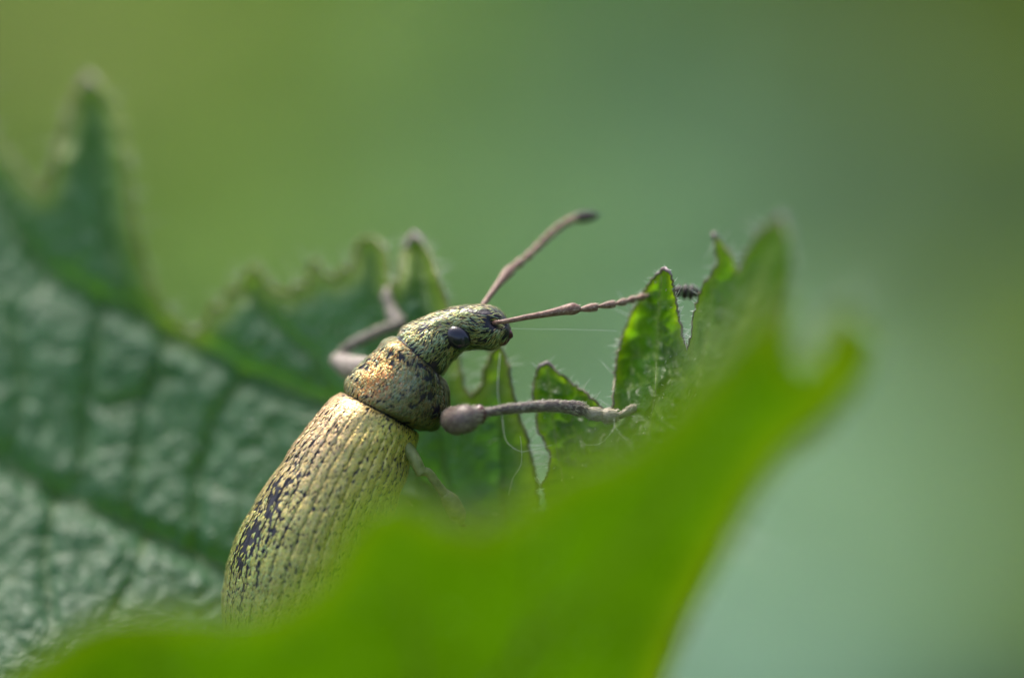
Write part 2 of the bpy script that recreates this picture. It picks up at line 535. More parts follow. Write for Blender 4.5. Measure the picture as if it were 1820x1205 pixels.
def build_leaf(plant, label, outline, depth, veins, mat, step, puff, cells, cell_seed, tooth_fold=(), margin_r=3.0, jit=1.2, hair_r=0.016, hair_n=0, hair_s=150, tips=(), hair_len=(20, 60), fine_box=(-80, -80, 1900, 1300), margin_mat=None, rim_px=26.0):
    """one nettle leaf blade: outline in photo pixels, its own depth function, puffed between the veins"""
    edge = densify(outline, step * 0.8, jit)
    xs0, ys0 = edge.min(0); xs1, ys1 = edge.max(0)
    def hexgrid(st, box):
        gx = np.arange(box[0], box[2], st); gy = np.arange(box[1], box[3], st * 0.87)
        X, Y = np.meshgrid(gx, gy)
        X = X + (np.arange(len(gy)) % 2)[:, None] * st / 2
        q = np.stack([X.ravel(), Y.ravel()], 1)
        return q + rng.uniform(-0.18, 0.18, q.shape) * st
    fb = (max(xs0, fine_box[0]), max(ys0, fine_box[1]), min(xs1, fine_box[2]), min(ys1, fine_box[3]))
    q1 = hexgrid(step, fb)
    q2 = hexgrid(step * 4.5, (xs0, ys0, xs1, ys1))
    m = (q2[:, 0] > fb[0] - step) & (q2[:, 0] < fb[2] + step) & (q2[:, 1] > fb[1] - step) & (q2[:, 1] < fb[3] + step)
    q = np.concatenate([q1, q2[~m]])
    q = q[inside(q, edge)]
    de = seg_dist(q, np.concatenate([edge, edge[:1]])) if len(edge) < 60 else np.min(
        np.stack([np.linalg.norm(q - e, axis=1) for e in edge]), axis=0)
    q = q[de > step * 0.55]
    allp = np.concatenate([edge, q])
    ne = len(edge)
    res = delaunay_2d_cdt([Vector(p) for p in allp], [(i, (i + 1) % ne) for i in range(ne)], [], 1, 1e-4)
    v2 = np.array([(v.x, v.y) for v in res[0]])
    F = [tuple(f) for f in res[2]]
    # orient towards the camera
    Fo = []
    for f in F:
        a, b, c = v2[f[0]], v2[f[1]], v2[f[2]]
        cr = (b[0] - a[0]) * (c[1] - a[1]) - (b[1] - a[1]) * (c[0] - a[0])
        Fo.append(f if cr < 0 else f[::-1])
    dedge = np.min(np.stack([np.linalg.norm(v2 - e, axis=1) for e in edge]), axis=0)
    def height(p, de):
        h = np.zeros(len(p)); vm = np.zeros(len(p))
        for line, wpx, hh in veins:
            d = seg_dist(p, line)
            h -= hh * 0.55 * np.exp(-(d / (wpx * 1.9)) ** 2)
            vm = np.maximum(vm, np.exp(-(d / (wpx * 0.55)) ** 2))
        # quilted cells between the finer veins
        g = np.random.default_rng(cell_seed)
        x0, y0, x1, y1 = min(xs0, -200), min(ys0, -200), max(xs1, 1900), max(ys1, 1400)
        nc = int((x1 - x0) * (y1 - y0) / cells ** 2)
        S = np.stack([g.uniform(x0, x1, nc), g.uniform(y0, y1, nc)], 1)
        f1 = np.full(len(p), 1e9); f2 = np.full(len(p), 1e9)
        for s in S:
            dd = np.hypot((p[:, 0] - s[0]) * 1.0, (p[:, 1] - s[1]) * 0.72)
            f2 = np.minimum(np.maximum(f1, dd), f2); f1 = np.minimum(f1, dd)
        e = np.clip((f2 - f1) / (cells * 0.55), 0, 1)
        fade = np.clip(de / 45.0, 0, 1)
        h += puff * (1 - (1 - e) ** 2) * (0.35 + 0.65 * fade)
        vm = np.maximum(vm, 0.55 * np.exp(-((f2 - f1) / (cells * 0.07)) ** 2))
        # slow waves
        h += np.array([noise.noise((a / 140.0, b / 140.0, cell_seed)) for a, b in p]) * puff * 1.3
        h += np.array([noise.noise((a / 24.0, b / 30.0, cell_seed + 7)) for a, b in p]) * puff * 0.7
        for (ax, ay, bx, by, wd, am) in tooth_fold:
            A = np.array([ax, ay]); B = np.array([bx, by]); ab = (B - A) / np.linalg.norm(B - A)
            rel = p - A
            al = rel @ ab; ac = rel @ np.array([-ab[1], ab[0]])
            L = np.linalg.norm(B - A)
            k = np.clip(1 - np.abs(al - L / 2) / (L * 0.75), 0, 1) * np.exp(-(ac / (wd * 1.4)) ** 4)
            h += am * k * (np.abs(ac) / wd)
        return h, vm
    hgt, vm = height(v2, dedge)
    yy = depth(v2[:, 0], v2[:, 1]) - hgt
    V = Pn(v2[:, 0], v2[:, 1], yy)
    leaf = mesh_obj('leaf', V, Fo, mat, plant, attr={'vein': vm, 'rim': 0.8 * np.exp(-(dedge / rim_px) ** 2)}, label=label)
    # margin: a thin thickened rim round the whole blade
    he, _ = height(edge, np.zeros(ne))
    ye = depth(edge[:, 0], edge[:, 1]) - he
    E = Pn(edge[:, 0], edge[:, 1], ye)
    E2 = np.concatenate([E, E[:1]])
    mv, mf, _ = tube(E2, np.full(len(E2), margin_r * PX) * (0.8 + 0.5 * rng.random(len(E2))), 6, caps=False)
    mesh_obj('margin', mv, mf, margin_mat or M_MARGIN, leaf)
    # veins lying on the blade
    for k, (line, wpx, hh) in enumerate(veins):
        pl = densify(line, 14, 0, closed=False)
        keep = inside(pl, edge)
        pl = pl[keep]
        if len(pl) < 4:
            continue
        hv, _ = height(pl, np.full(len(pl), 60.0))
        t = np.linspace(1, 0.35, len(pl))
        vp = Pn(pl[:, 0], pl[:, 1], depth(pl[:, 0], pl[:, 1]) - hv + wpx * PX * 0.12)
        tv, tf, _ = tube(vp, wpx * PX * 0.30 * t, 8)
        mesh_obj('side_vein' if k else 'midrib', tv, tf, M_VEIN, leaf)
    for tx_, ty_ in tips:
        k0 = int(np.argmin(np.linalg.norm(edge - [tx_, ty_], axis=1)))
        ids = [(k0 + d) % ne for d in range(-4, 5)]
        tv, tf, _ = tube(E[ids], margin_r * PX * np.array([0.9, 1.3, 1.6, 1.8, 2.0, 1.8, 1.6, 1.3, 0.9]), 8)
        mesh_obj('tooth_tip', tv, tf, M_TIP, leaf)
    # hairs: on the margin and scattered over the blade
    if hair_n:
        HV = []; HF = []
        cen = Pn(v2[:, 0].mean(), v2[:, 1].mean(), float(np.mean(yy)))
        idx_e = rng.integers(0, ne, hair_n)
        vis = np.where((v2[:, 0] > -60) & (v2[:, 0] < 1880) & (v2[:, 1] > -60) & (v2[:, 1] < 1260))[0]
        idx_s = rng.choice(vis, hair_s)
        for n_, (src, ids) in enumerate(((E, idx_e), (V, idx_s))):
            for i in ids:
                p = src[i] + rng.normal(0, 0.015, 3)
                if n_ == 0:
                    a = edge[(i + 3) % ne] - edge[i - 3]
                    nn = np.array([a[1], -a[0]]) / (np.linalg.norm(a) + 1e-9)
                    if inside(np.array([edge[i] + nn * 6]), edge)[0]:
                        nn = -nn
                    dvec = nn[0] * RIGHT - nn[1] * UP + rng.normal(0, 0.45, 3)
                else:
                    dvec = -FWD * 0.8 + UP * 0.5 + rng.normal(0, 0.4, 3)
                dvec /= np.linalg.norm(dvec)
                L = rng.uniform(*hair_len) * PX * (1.0 if n_ == 0 else 0.55) * (1 + (rng.random() < 0.12) * 1.3)
                r0 = hair_r * rng.uniform(0.6, 1.3)
                bend = rng.normal(0, 0.18, 3) * L
                hv, hf, _ = tube([p, p + dvec * L * 0.5 + bend * 0.4, p + dvec * L + bend], [r0, r0 * 0.6, r0 * 0.12], 4)
                b = len(HV)
                HV.extend(hv); HF += [tuple(b + j for j in f) for f in hf]
        mesh_obj('leaf_hairs', HV, HF, M_HAIR, leaf, kind='stuff')
    return leaf, edge, depth, height


def stem_and_petiole(plant, leafbase, ground_xy, joint, r=2.2):
    lb = np.array(leafbase); gp = np.array([ground_xy[0], ground_xy[1], float(ground_z(np.array(ground_xy[0]), np.array(ground_xy[1]))) - 2])
    j = np.array(joint)
    t = np.linspace(0, 1, 24)[:, None]
    top = j + np.array([0, 0, 2.0])
    wob = np.stack([2 * np.sin(t[:, 0] * 5), 2 * np.cos(t[:, 0] * 4) - 2, 0 * t[:, 0]], 1) * np.sin(t * math.pi)
    sv, sf, _ = tube(gp + (top - gp) * t + wob, np.linspace(r * 1.3, r * 0.6, 24), 10)
    mesh_obj('stem', sv, sf, M_STEM, plant)
    return j


def petiole(plant, a, b, r=0.55):
    a = np.array(a); b = np.array(b)
    t = np.linspace(0, 1, 14)[:, None]
    pts = a + (b - a) * t + np.array([0, 0, 1.0]) * np.sin(t * math.pi) * np.linalg.norm(b - a) * 0.1
    v, f, _ = tube(pts, np.linspace(r * 1.3, r, 14), 8)
    mesh_obj('petiole', v, f, M_STEM, plant)


# ------------------------------------------------------------------ nettle behind: back leaf and toothed leaf
back_out = [(-330, 330), (-290, 240), (-210, 190), (-150, 240), (-120, 300), (-105, 200), (-90, 110), (-60, 160), (-30, 220), (0, 262), (40, 315), (75, 345), (95, 300), (118, 220), (138, 160),
            (156, 136), (185, 158), (213, 205), (226, 270), (234, 340), (243, 410), (258, 462), (272, 500),
            (290, 545), (320, 578), (350, 592), (366, 572), (380, 540), (392, 548), (408, 508), (422, 520), (440, 486), (456, 474), (470, 496),
            (488, 516), (512, 522), (530, 504), (545, 508), (552, 474), (566, 464), (580, 490), (596, 496), (612, 474), (622, 484), (632, 448), (640, 426),
            (654, 422), (672, 428), (688, 446), (691, 472), (696, 500), (706, 505), (713, 470), (724, 428), (735, 416),
            (752, 430), (771, 468), (784, 510), (797, 545), (806, 590), (816, 640), (826, 690), (840, 706), (856, 684), (864, 652), (876, 626),
            (888, 614), (900, 636), (912, 690), (922, 735), (935, 772), (945, 812), (955, 850), (960, 900), (985, 960),
            (960, 1050), (1010, 1150), (940, 1290), (960, 1420), (800, 1520), (760, 1650), (560, 1690), (480, 1800), (280, 1780), (150, 1860),
            (-60, 1780), (-240, 1800), (-420, 1660), (-640, 1620), (-760, 1440), (-980, 1330), (-1010, 1130), (-1140, 980), (-1040, 850), (-1060, 690), (-880, 640), (-820, 500), (-680, 520), (-600, 400), (-480, 440), (-430, 320)]
_bd = [(a, b, c if c < 3 else 3 + (c - 3) * 0.55) for a, b, c in [(-300, 250, 10.5), (0, 300, 8.6), (150, 150, 8.6), (240, 430, 6.6), (0, 600, 6.0), (0, 900, 3.4), (0, 1150, 1.4), (200, 1100, 1.6),
                  (430, 490, 5.0), (300, 750, 4.2), (570, 480, 4.2), (660, 430, 3.6), (740, 430, 2.9), (890, 620, 0.9), (960, 830, 0.7), (600, 700, 3.0),
                  (450, 900, 2.7), (750, 750, 2.0), (700, 950, 2.0), (850, 900, 1.5), (600, 1200, 1.4), (300, 1500, -1.0), (800, 1450, 0.3), (-500, 1500, -2.0),
                  (-900, 1000, 1.0), (-700, 600, 6.5)]]
back_depth = tps(_bd)
back_veins = [([(-900, 1080), (-500, 1180), (-100, 1270), (250, 1330), (600, 1330), (850, 1280)], 20, 0.75),
              ([(680, 1300), (540, 1120), (400, 1010), (300, 965), (190, 915), (60, 858), (-20, 800), (-160, 700), (-300, 600)], 13, 0.62),
              ([(880, 1080), (780, 880), (600, 725), (450, 668), (360, 622), (250, 562), (150, 520), (85, 490), (30, 420), (-40, 300), (-85, 150)], 13, 0.62),
              ([(250, 562), (205, 480), (185, 380), (172, 280), (158, 165)], 8, 0.30),
              ([(600, 725), (560, 640), (470, 560), (448, 510)], 8, 0.34),
              ([(700, 800), (680, 660), (670, 540), (660, 450)], 8, 0.34),
              ([(800, 890), (770, 700), (760, 560), (740, 440)], 8, 0.34),
              ([(900, 1000), (890, 800), (888, 640)], 8, 0.32),
              ([(180, 535), (162, 640), (150, 740), (142, 860)], 7, 0.34),
              ([(300, 590), (262, 700), (245, 800), (235, 925)], 6, 0.26),
              ([(440, 665), (385, 740), (355, 840), (345, 975)], 7, 0.34),
              ([(300, 665), (250, 705), (180, 720)], 6, 0.26),
              ([(100, 880), (80, 980), (90, 1100)], 7, 0.30),
              ([(260, 950), (235, 1030), (190, 1110)], 7, 0.30),
              ([(20, 560), (40, 680), (20, 800)], 7, 0.28)]
nettle = empty('nettle_plant', tuple(Pn(-500, 1900, 6) * [1, 1, 0]), 'nettle plant with dark crinkled toothed leaves that the weevil stands on', 'nettle')
build_leaf(nettle, 'large dark green crinkled leaf with bluish sheen behind the weevil', back_out, back_depth, back_veins, M_BACK, 8.0, 0.075, 36, 3, jit=2.6, margin_mat=M_BMARGIN, rim_px=26.0, hair_r=0.010,
           tooth_fold=[(158, 150, 185, 420, 60, 0.5), (740, 425, 772, 560, 45, 0.5)], margin_r=3.2, hair_n=260, hair_s=200, hair_len=(12, 36), tips=[(156, 136), (735, 416)])

mid_out = [(956, 764), (951, 722), (946, 702), (950, 672), (957, 654), (971, 645), (985, 656), (1010, 676), (1040, 697), (1066, 722), (1086, 738),
           (1090, 720), (1091, 680), (1095, 640), (1105, 600), (1121, 560), (1145, 516), (1165, 490), (1182, 477), (1194, 490), (1199, 520),
           (1206, 560), (1214, 600), (1222, 622), (1230, 590), (1236, 545), (1250, 506), (1266, 486), (1276, 468), (1273, 440), (1268, 416), (1285, 432), (1301, 456),
           (1312, 484), (1325, 455), (1350, 415), (1375, 392), (1391, 382), (1403, 420), (1407, 470), (1398, 530), (1388, 600), (1392, 680),
           (1378, 760), (1320, 850), (1265, 940), (1180, 1020), (1130, 1110), (1070, 1160), (1040, 1290), (960, 1420), (900, 1300), (980, 1180), (960, 1080), (1000, 980), (975, 900), (964, 862), (977, 838), (979, 810), (968, 784)]
mid_depth = tps([(950, 700, 0.3), (980, 650, 0.25), (1090, 730, 0.2), (1100, 620, 0.2), (1182, 480, 0.1), (1222, 620, -0.5), (1270, 420, -2.4), (1312, 480, -3.2), (1390, 390, -5.6),
                 (1400, 520, -6.2), (1390, 700, -7.5), (1200, 800, -1.6), (1050, 950, -0.2), (1300, 900, -5.0), (1000, 1150, -0.5), (1150, 1100, -2.0), (960, 1400, -1.0), (960, 830, 0.3)])
mid_veins = [([(960, 1400), (1030, 1150), (1048, 985), (1110, 880), (1200, 770), (1290, 640), (1340, 520), (1388, 395)], 9, 0.25),
             ([(1048, 985), (1010, 890), (990, 800), (980, 720), (973, 655)], 5, 0.16),
             ([(1110, 880), (1150, 780), (1165, 700), (1168, 600), (1176, 490)], 5, 0.18),
             ([(1200, 770), (1240, 680), (1262, 560), (1272, 430)], 5, 0.16)]
build_leaf(nettle, 'sharp pointed leaf teeth beside the front leg and antenna tip', mid_out, mid_depth, mid_veins, M_MID, 5.5, 0.16, 27, 9,
           tooth_fold=[(1178, 490, 1165, 720, 45, -0.75), (972, 655, 985, 800, 40, -0.4), (1388, 395, 1330, 640, 50, -0.6)], margin_r=2.0, jit=2.2, hair_r=0.009, hair_n=420, hair_s=160, hair_len=(5, 17), rim_px=8.0, tips=[(1182, 477), (971, 645), (1268, 416), (1391, 382)])
j = stem_and_petiole(nettle, None, (Pn(-500, 1900, 6)[0], Pn(-500, 1900, 6)[1] + 4), Pn(-900, 2150, 4))
petiole(nettle, j, Pn(-900, 1085, 1.2))
petiole(nettle, j + [0, 0, -4], Pn(960, 1400, -1.0))

# ------------------------------------------------------------------ nettle in front: one big blurred leaf
front_out = [(1514, 552), (1556, 600), (1540, 662), (1497, 716), (1458, 760), (1410, 790), (1371, 836), (1345, 870), (1319, 916), (1272, 1002), (1226, 1090), (1179, 1205),
             (1130, 1330), (1100, 1460), (1000, 1600), (860, 1750), (650, 1850), (480, 1880), (280, 1840), (60, 1760), (-140, 1640), (-300, 1480), (-330, 1390), (-200, 1350),
             (-80, 1290), (0, 1212), (60, 1170), (130, 1118), (200, 1092), (300, 1086), (400, 1092), (470, 1086), (540, 1050), (580, 1010), (606, 950), (640, 900), (690, 872), (740, 888), (790, 916),
             (850, 930), (905, 900), (955, 858), (1010, 822), (1075, 803), (1130, 768), (1180, 724), (1230, 672), (1285, 612), (1335, 560), (1385, 505), (1404, 560), (1418, 640), (1440, 656), (1460, 620), (1482, 568)]
front_depth = tps([(1510, 570, -12.6), (1450, 745, -11.6), (1390, 505, -14), (1300, 660, -14), (1180, 1205, -8.2), (1319, 916, -10.3), (1130, 800, -13.8), (950, 860, -13.8), (690, 875, -13.4), (540, 1050, -12.2), (200, 1095, -11.6),
                   (-80, 1290, -10), (600, 1200, -10.0), (900, 1200, -9.2), (600, 1700, -7), (1000, 1600, -6), (-200, 1500, -8)])
front_veins = [([(480, 1860), (620, 1600), (760, 1350), (930, 1150), (1130, 960), (1300, 790), (1420, 710)], 18, 0.10),
               ([(760, 1350), (740, 1150), (700, 980), (690, 890)], 12, 0.07),
               ([(620, 1600), (450, 1380), (320, 1220), (220, 1110)], 12, 0.07),
               ([(930, 1150), (960, 1000), (1000, 860)], 12, 0.07),
               ([(1130, 960), (1220, 820), (1330, 640), (1386, 550)], 12, 0.07),
               ([(760, 1350), (950, 1310), (1150, 1240)], 12, 0.07)]
front = empty('nettle_plant', tuple(Pn(480, 2300, -14) * [1, 1, 0]), 'nettle plant with a bright green blurred leaf in front of the weevil', 'nettle')
build_leaf(front, 'bright translucent green blurred leaf hiding the lower body of the weevil', front_out, front_depth, front_veins, M_FRONT, 20.0, 0.22, 120, 5, rim_px=32.0, margin_mat=M_FMARGIN,
           margin_r=5.0, hair_n=110, hair_len=(25, 60), jit=2)
j2 = stem_and_petiole(front, None, (Pn(480, 2300, -12)[0] - 6, Pn(480, 2300, -12)[1]), Pn(300, 2500, -12))
petiole(front, j2, Pn(480, 1870, -12))

# ------------------------------------------------------------------ weevil
weevil = empty('weevil', tuple(Pn(680, 900, 1.8)), 'gold green scaled weevil with dark eye climbing between the leaves', 'weevil')
ST = np.array([  # Lx, Ly, Rx, Ry, half depth px, axis depth mm
    (470, 1252, 474, 1254, 2, 0.25), (440, 1228, 505, 1250, 36, 0.25), (410, 1170, 560, 1230, 85, 0.22), (395, 1090, 620, 1178, 120, 0.2), (404, 1005, 662, 1098, 135, 0.15),
    (438, 920, 676, 1008, 130, 0.1), (502, 820, 702, 903, 116, 0.05), (547, 757, 727, 832, 102, 0.0), (580, 717, 737, 795, 91, 0.0), (601, 701, 742, 774, 83, 0.0),
    (612, 698, 741, 767, 77, 0.0), (619, 702, 735, 765, 67, 0.0), (620, 697, 737, 760, 66, 0.0),
    (613, 692, 746, 764, 76, 0.0), (614, 682, 768, 764, 82, 0.0), (622, 667, 786, 752, 83, 0.0), (641, 646, 798, 725, 81, 0.0), (667, 621, 797, 695, 74, -0.02),
    (685, 602, 790, 676, 70, -0.04), (702, 597, 786, 671, 62, -0.05), (706, 597, 784, 668, 58, -0.05),
    (710, 590, 789, 664, 58, -0.06), (738, 571, 804, 643, 51, -0.08), (775, 557, 828, 623, 45, -0.1), (812, 546, 852, 620, 42, -0.12), (850, 542, 876, 623, 42, -0.14),
    (878, 547, 892, 615, 37, -0.15), (896, 560, 904, 607, 27, -0.16), (906, 577, 909, 599, 13, -0.16), (909, 587, 910, 591, 2, -0.16)], float)
cen = (ST[:, 0:2] + ST[:, 2:4]) / 2
ss = np.concatenate([[0], np.cumsum(np.maximum(np.linalg.norm(np.diff(cen, axis=0), axis=1), 3.0))])
E_END = ss[10]; P_START, P_END = ss[13], ss[19]; H_START = ss[21]; S_MAX = ss[-1]
NS, NP = 420, 300
q = np.linspace(0, S_MAX, NS)
I = pchip(ss, ST, q)
Lp, Rp, bb, ya = I[:, 0:2], I[:, 2:4], I[:, 4], I[:, 5]
phi = np.arange(NP) * 2 * math.pi / NP
phd = np.degrees(phi)
c2 = (Lp + Rp) / 2; u2 = (Rp - Lp) / 2
rr = np.ones((NS, NP))
hwm = np.linalg.norm(u2, axis=1)
SUT = 20.0
ely = ((q > ss[1] * 0.3) & (q < E_END - 2)).astype(float)
env = np.clip((E_END - 4 - q) / 50, 0, 1) * np.clip(q / 60, 0, 1)
stria = np.zeros((NS, NP))
for k in range(-11, 14):
    if k == 0:
        dd = (phd - SUT + 180) % 360 - 180
        stria -= env[:, None] * 3.0 * np.exp(-(dd / 1.2) ** 2)[None]
        continue
    wob = 0.6 * np.sin(q / 37.0 + k)
    dd = (phd[None] - (SUT + 11.4 * k) - wob[:, None] + 180) % 360 - 180
    punct = 0.95 + 0.05 * np.sin(q / 3.4 + k * 2.1)
    stria -= (env * punct)[:, None] * 2.7 * np.exp(-(dd / 1.15) ** 2)
# general unevenness
dpx = stria.copy()
nz = np.array([[noise.noise((c2[i, 0] / 40 + math.cos(p) * 2.0, c2[i, 1] / 40, math.sin(p) * 2.0)) for p in phi[::6]] for i in range(NS)])
nz = np.repeat(nz, 6, axis=1)[:, :NP]
k6 = np.ones(11) / 11
nz = np.apply_along_axis(lambda a: np.convolve(np.concatenate([a[-5:], a, a[:5]]), k6, 'valid'), 1, nz)
dpx += nz * 3.0 * np.clip(hwm / 60, 0, 1)[:, None]
# keel on the brow and bulge of the front leg socket
sock = np.exp(-((q - (P_START + 0.55 * (P_END - P_START))) / 28) ** 2)[:, None] * np.exp(-(((phd - 150 + 180) % 360 - 180) / 28) ** 2)[None]
dpx += 5 * sock
scr = np.exp(-((q - (S_MAX - 28)) / 11) ** 2)[:, None] * np.exp(-(((phd - 76 + 180) % 360 - 180) / 13) ** 2)[None]
dpx -= 13 * scr
rr = 1 + dpx / np.maximum(hwm, 8)[:, None]
cu = np.cos(phi)[None] * rr; su = np.sin(phi)[None] * rr
PXX = c2[:, 0:1] - u2[:, 0:1] * cu
PYY = c2[:, 1:2] - u2[:, 1:2] * cu
YY = ya[:, None] - bb[:, None] * PX * su
TV = Pn(PXX, PYY, YY)
body = Mesh()
TF = [(i * NP + j, (i + 1) * NP + j, (i + 1) * NP + (j + 1) % NP, i * NP + (j + 1) % NP) for i in range(NS - 1) for j in range(NP)]
TF.append(tuple(range(NP))); TF.append(tuple((NS - 1) * NP + j for j in range(NP))[::-1])
body.add(TV.reshape(-1, 3), TF, None, 0)
# mouth parts
limb(body, [(892, 590, -0.25), (904, 594, -0.28), (909, 600, -0.26)], [10, 8, 4], 10, 12, 2)
limb(body, [(880, 606, -0.30), (895, 606, -0.30), (904, 602, -0.28)], [9, 8, 4], 10, 12, 2)
# legs ----------------------------------------------------------
leg_parts = []
def leg(ctrl, rad, n=40, mi=1, flat=1.0, hair=1.0):
    V, F, fl = limb(body, ctrl, rad, n, 18, mi, flat)
    leg_parts.append((V, F, fl, hair))
# near front leg: femur seen almost end on, tibia, tarsus, claws
leg([(797, 740, -0.3), (804, 745, -0.62), (812, 747, -0.95), (828, 744, -1.12), (846, 738, -1.05), (858, 735, -0.98)], [15, 21, 25.5, 25.5, 17, 11], 44, 1, hair=0.8)
leg([(846, 738, -1.06), (853, 736, -1.0), (860, 735, -0.96)], [15, 18, 11], 10, 2, hair=0)
leg([(854, 736, -1.0), (880, 730, -0.95), (920, 725, -0.85), (960, 722, -0.75), (1000, 722, -0.65), (1030, 727, -0.55), (1040, 730, -0.5)], [8, 8.5, 9.5, 10, 11, 13, 9], 50, 1)
leg([(1038, 730, -0.5), (1052, 735, -0.45), (1067, 737, -0.4)], [6, 12, 10], 16, 3)
leg([(1064, 737, -0.4), (1078, 739, -0.34), (1096, 739, -0.3)], [5, 14, 11], 16, 3)
leg([(1090, 740, -0.3), (1104, 737, -0.22), (1118, 730, -0.14), (1130, 724, -0.08)], [4, 5, 7, 5], 20, 3)
leg([(1126, 726, -0.1), (1136, 720, -0.04), (1141, 724, 0.02)], [4, 3, 1], 10, 2, hair=0)
leg([(1126, 727, -0.1), (1137, 728, -0.06), (1141, 733, -0.02)], [4, 3, 1], 10, 2, hair=0)
# near middle leg
leg([(705, 790, -0.2), (722, 795, -0.4), (738, 818, -0.5), (750, 843, -0.5)], [13, 12, 11, 10], 30, 6, hair=0)
leg([(744, 838, -0.5), (757, 838, -0.45), (775, 858, -0.3), (792, 880, -0.15)], [9, 8, 8, 9], 30, 6, hair=0)
leg([(790, 876, -0.2), (802, 893, -0.05), (812, 912, 0.1), (820, 930, 0.25)], [9, 16, 16, 7], 30, 6, hair=0)
leg([(818, 926, 0.22), (825, 936, 0.35), (830, 934, 0.4)], [5, 3, 1], 10, 2, hair=0)
# far front leg
leg([(668, 655, 0.7), (640, 655, 1.2), (618, 650, 1.75), (598, 640, 2.1)], [20, 22, 20, 13], 30, 4)
leg([(600, 640, 2.1), (618, 618, 2.1), (650, 600, 2.15), (690, 583, 2.2), (718, 574, 2.25)], [10, 9, 9, 10, 11], 40, 5)
leg([(718, 574, 2.25), (704, 566, 2.4), (694, 545, 2.55)], [9, 14, 10], 20, 4)
leg([(694, 548, 2.55), (690, 530, 2.65), (692, 512, 2.75)], [8, 12, 8], 20, 4)
# far middle and both hind legs (hidden below, reaching the leaf)
leg([(600, 870, 0.9), (570, 870, 1.4), (550, 890, 1.8), (560, 930, 2.3)], [15, 17, 14, 9], 24, 1, hair=0)
leg([(640, 1000, -0.6), (700, 990, -1.2), (750, 1010, -1.2), (765, 1040, -0.9)], [16, 18, 15, 10], 24, 1)
leg([(765, 1040, -0.9), (760, 1100, 0.2), (750, 1150, 1.2)], [9, 9, 10], 24, 1)
M_TARS = plain_mat('weevil tarsus', (0.32, 0.29, 0.17), (0.52, 0.46, 0.32), rough=0.55, scale=6, bump=0.5, bscale=25)
M_PINK = plain_mat('weevil far femur', (0.24, 0.20, 0.17), (0.42, 0.36, 0.32), rough=0.5, scale=5, bump=0.3)
M_DARKLEG = plain_mat('weevil far tibia', (0.045, 0.04, 0.03), (0.11, 0.10, 0.075), rough=0.45, scale=5, bump=0.3)
V, F, fl, mi = body.arrays()
bo = mesh_obj('body', V, F, [M_CUT, M_LEG, M_KNEE, M_TARS, M_PINK, M_DARKLEG, plain_mat('weevil middle leg', (0.20, 0.24, 0.06), (0.38, 0.40, 0.14), rough=0.5, scale=6, bump=0.4, bscale=25)], weevil)
bo.data.polygons.foreach_set('material_index', mi)

# scales ---------------------------------------------------------
SV = []; SF = []; SC = []
def add_scale(p, t, n, L, W, lift, c, curl=0.0, store=None):
    s = np.cross(n, t)
    V_, F_, C_ = store if store else (SV, SF, SC)
    b = len(V_)
    p = p + n * 0.003
    mid = p + t * L * 0.45 + n * (lift * 0.8 + 0.004)
    V_.append(p - s * W * 0.2); V_.append(p + s * W * 0.2)
    V_.append(mid + s * W * 0.5 + s * curl * L * 0.2); V_.append(mid - s * W * 0.5 + s * curl * L * 0.2)
    V_.append(p + t * L + n * lift * 0.7 + s * curl * L)
    F_.append((b, b + 1, b + 2, b + 3)); F_.append((b + 3, b + 2, b + 4))
    C_.extend([c] * 5)

dS = np.gradient(TV, axis=0); dP = np.roll(TV, -1, 1) - np.roll(TV, 1, 1)
NRM = np.cross(dP, dS); NRM /= np.linalg.norm(NRM, axis=2)[..., None] + 1e-12
ctr3 = TV.mean(axis=1, keepdims=True)
sgn = np.sign(((TV - ctr3) * NRM).sum(-1).mean())
NRM *= sgn
TS = dS / (np.linalg.norm(dS, axis=2)[..., None] + 1e-12)
dA = np.linalg.norm(np.cross(dP / 2, dS), axis=2)
dA[:3] = 0; dA[-3:] = 0

GOLD = np.array((0.62, 0.46, 0.17)); CREAM = np.array((0.74, 0.62, 0.38)); GREEN = np.array((0.34, 0.50, 0.17)); MINT = np.array((0.36, 0.58, 0.38))
PINK = np.array((0.62, 0.42, 0.34)); COPPER = np.array((0.66, 0.17, 0.05)); OLIVE = np.array((0.40, 0.40, 0.12)); YEL = np.array((0.62, 0.55, 0.20))
def pick(pals, wts):
    wts = np.maximum(np.array(wts), 0); wts = wts / wts.sum()
    return pals[rng.choice(len(pals), p=wts)]

def scatter_trunk(n, i0, i1, fn):
    A = dA[i0:i1].ravel(); A = A / A.sum()
    ids = rng.choice(len(A), n, p=A)
    for k in ids:
        i = i0 + k // NP; j = k % NP
        fi = i + rng.uniform(-0.5, 0.5); fj = rng.uniform(-0.5, 0.5)
        p = TV[i, j] + (TV[min(i + 1, NS - 1), j] - TV[i, j]) * (fi - i) + (TV[i, (j + 1) % NP] - TV[i, j]) * fj
        fn(p, i, j)

iE = int(np.searchsorted(q, E_END - 1)); iP0 = int(np.searchsorted(q, P_START + 1)); iP1 = int(np.searchsorted(q, P_END + 1)); iH0 = int(np.searchsorted(q, H_START + 1))

def ang(j, a):
    return (phd[j] - a + 180) % 360 - 180

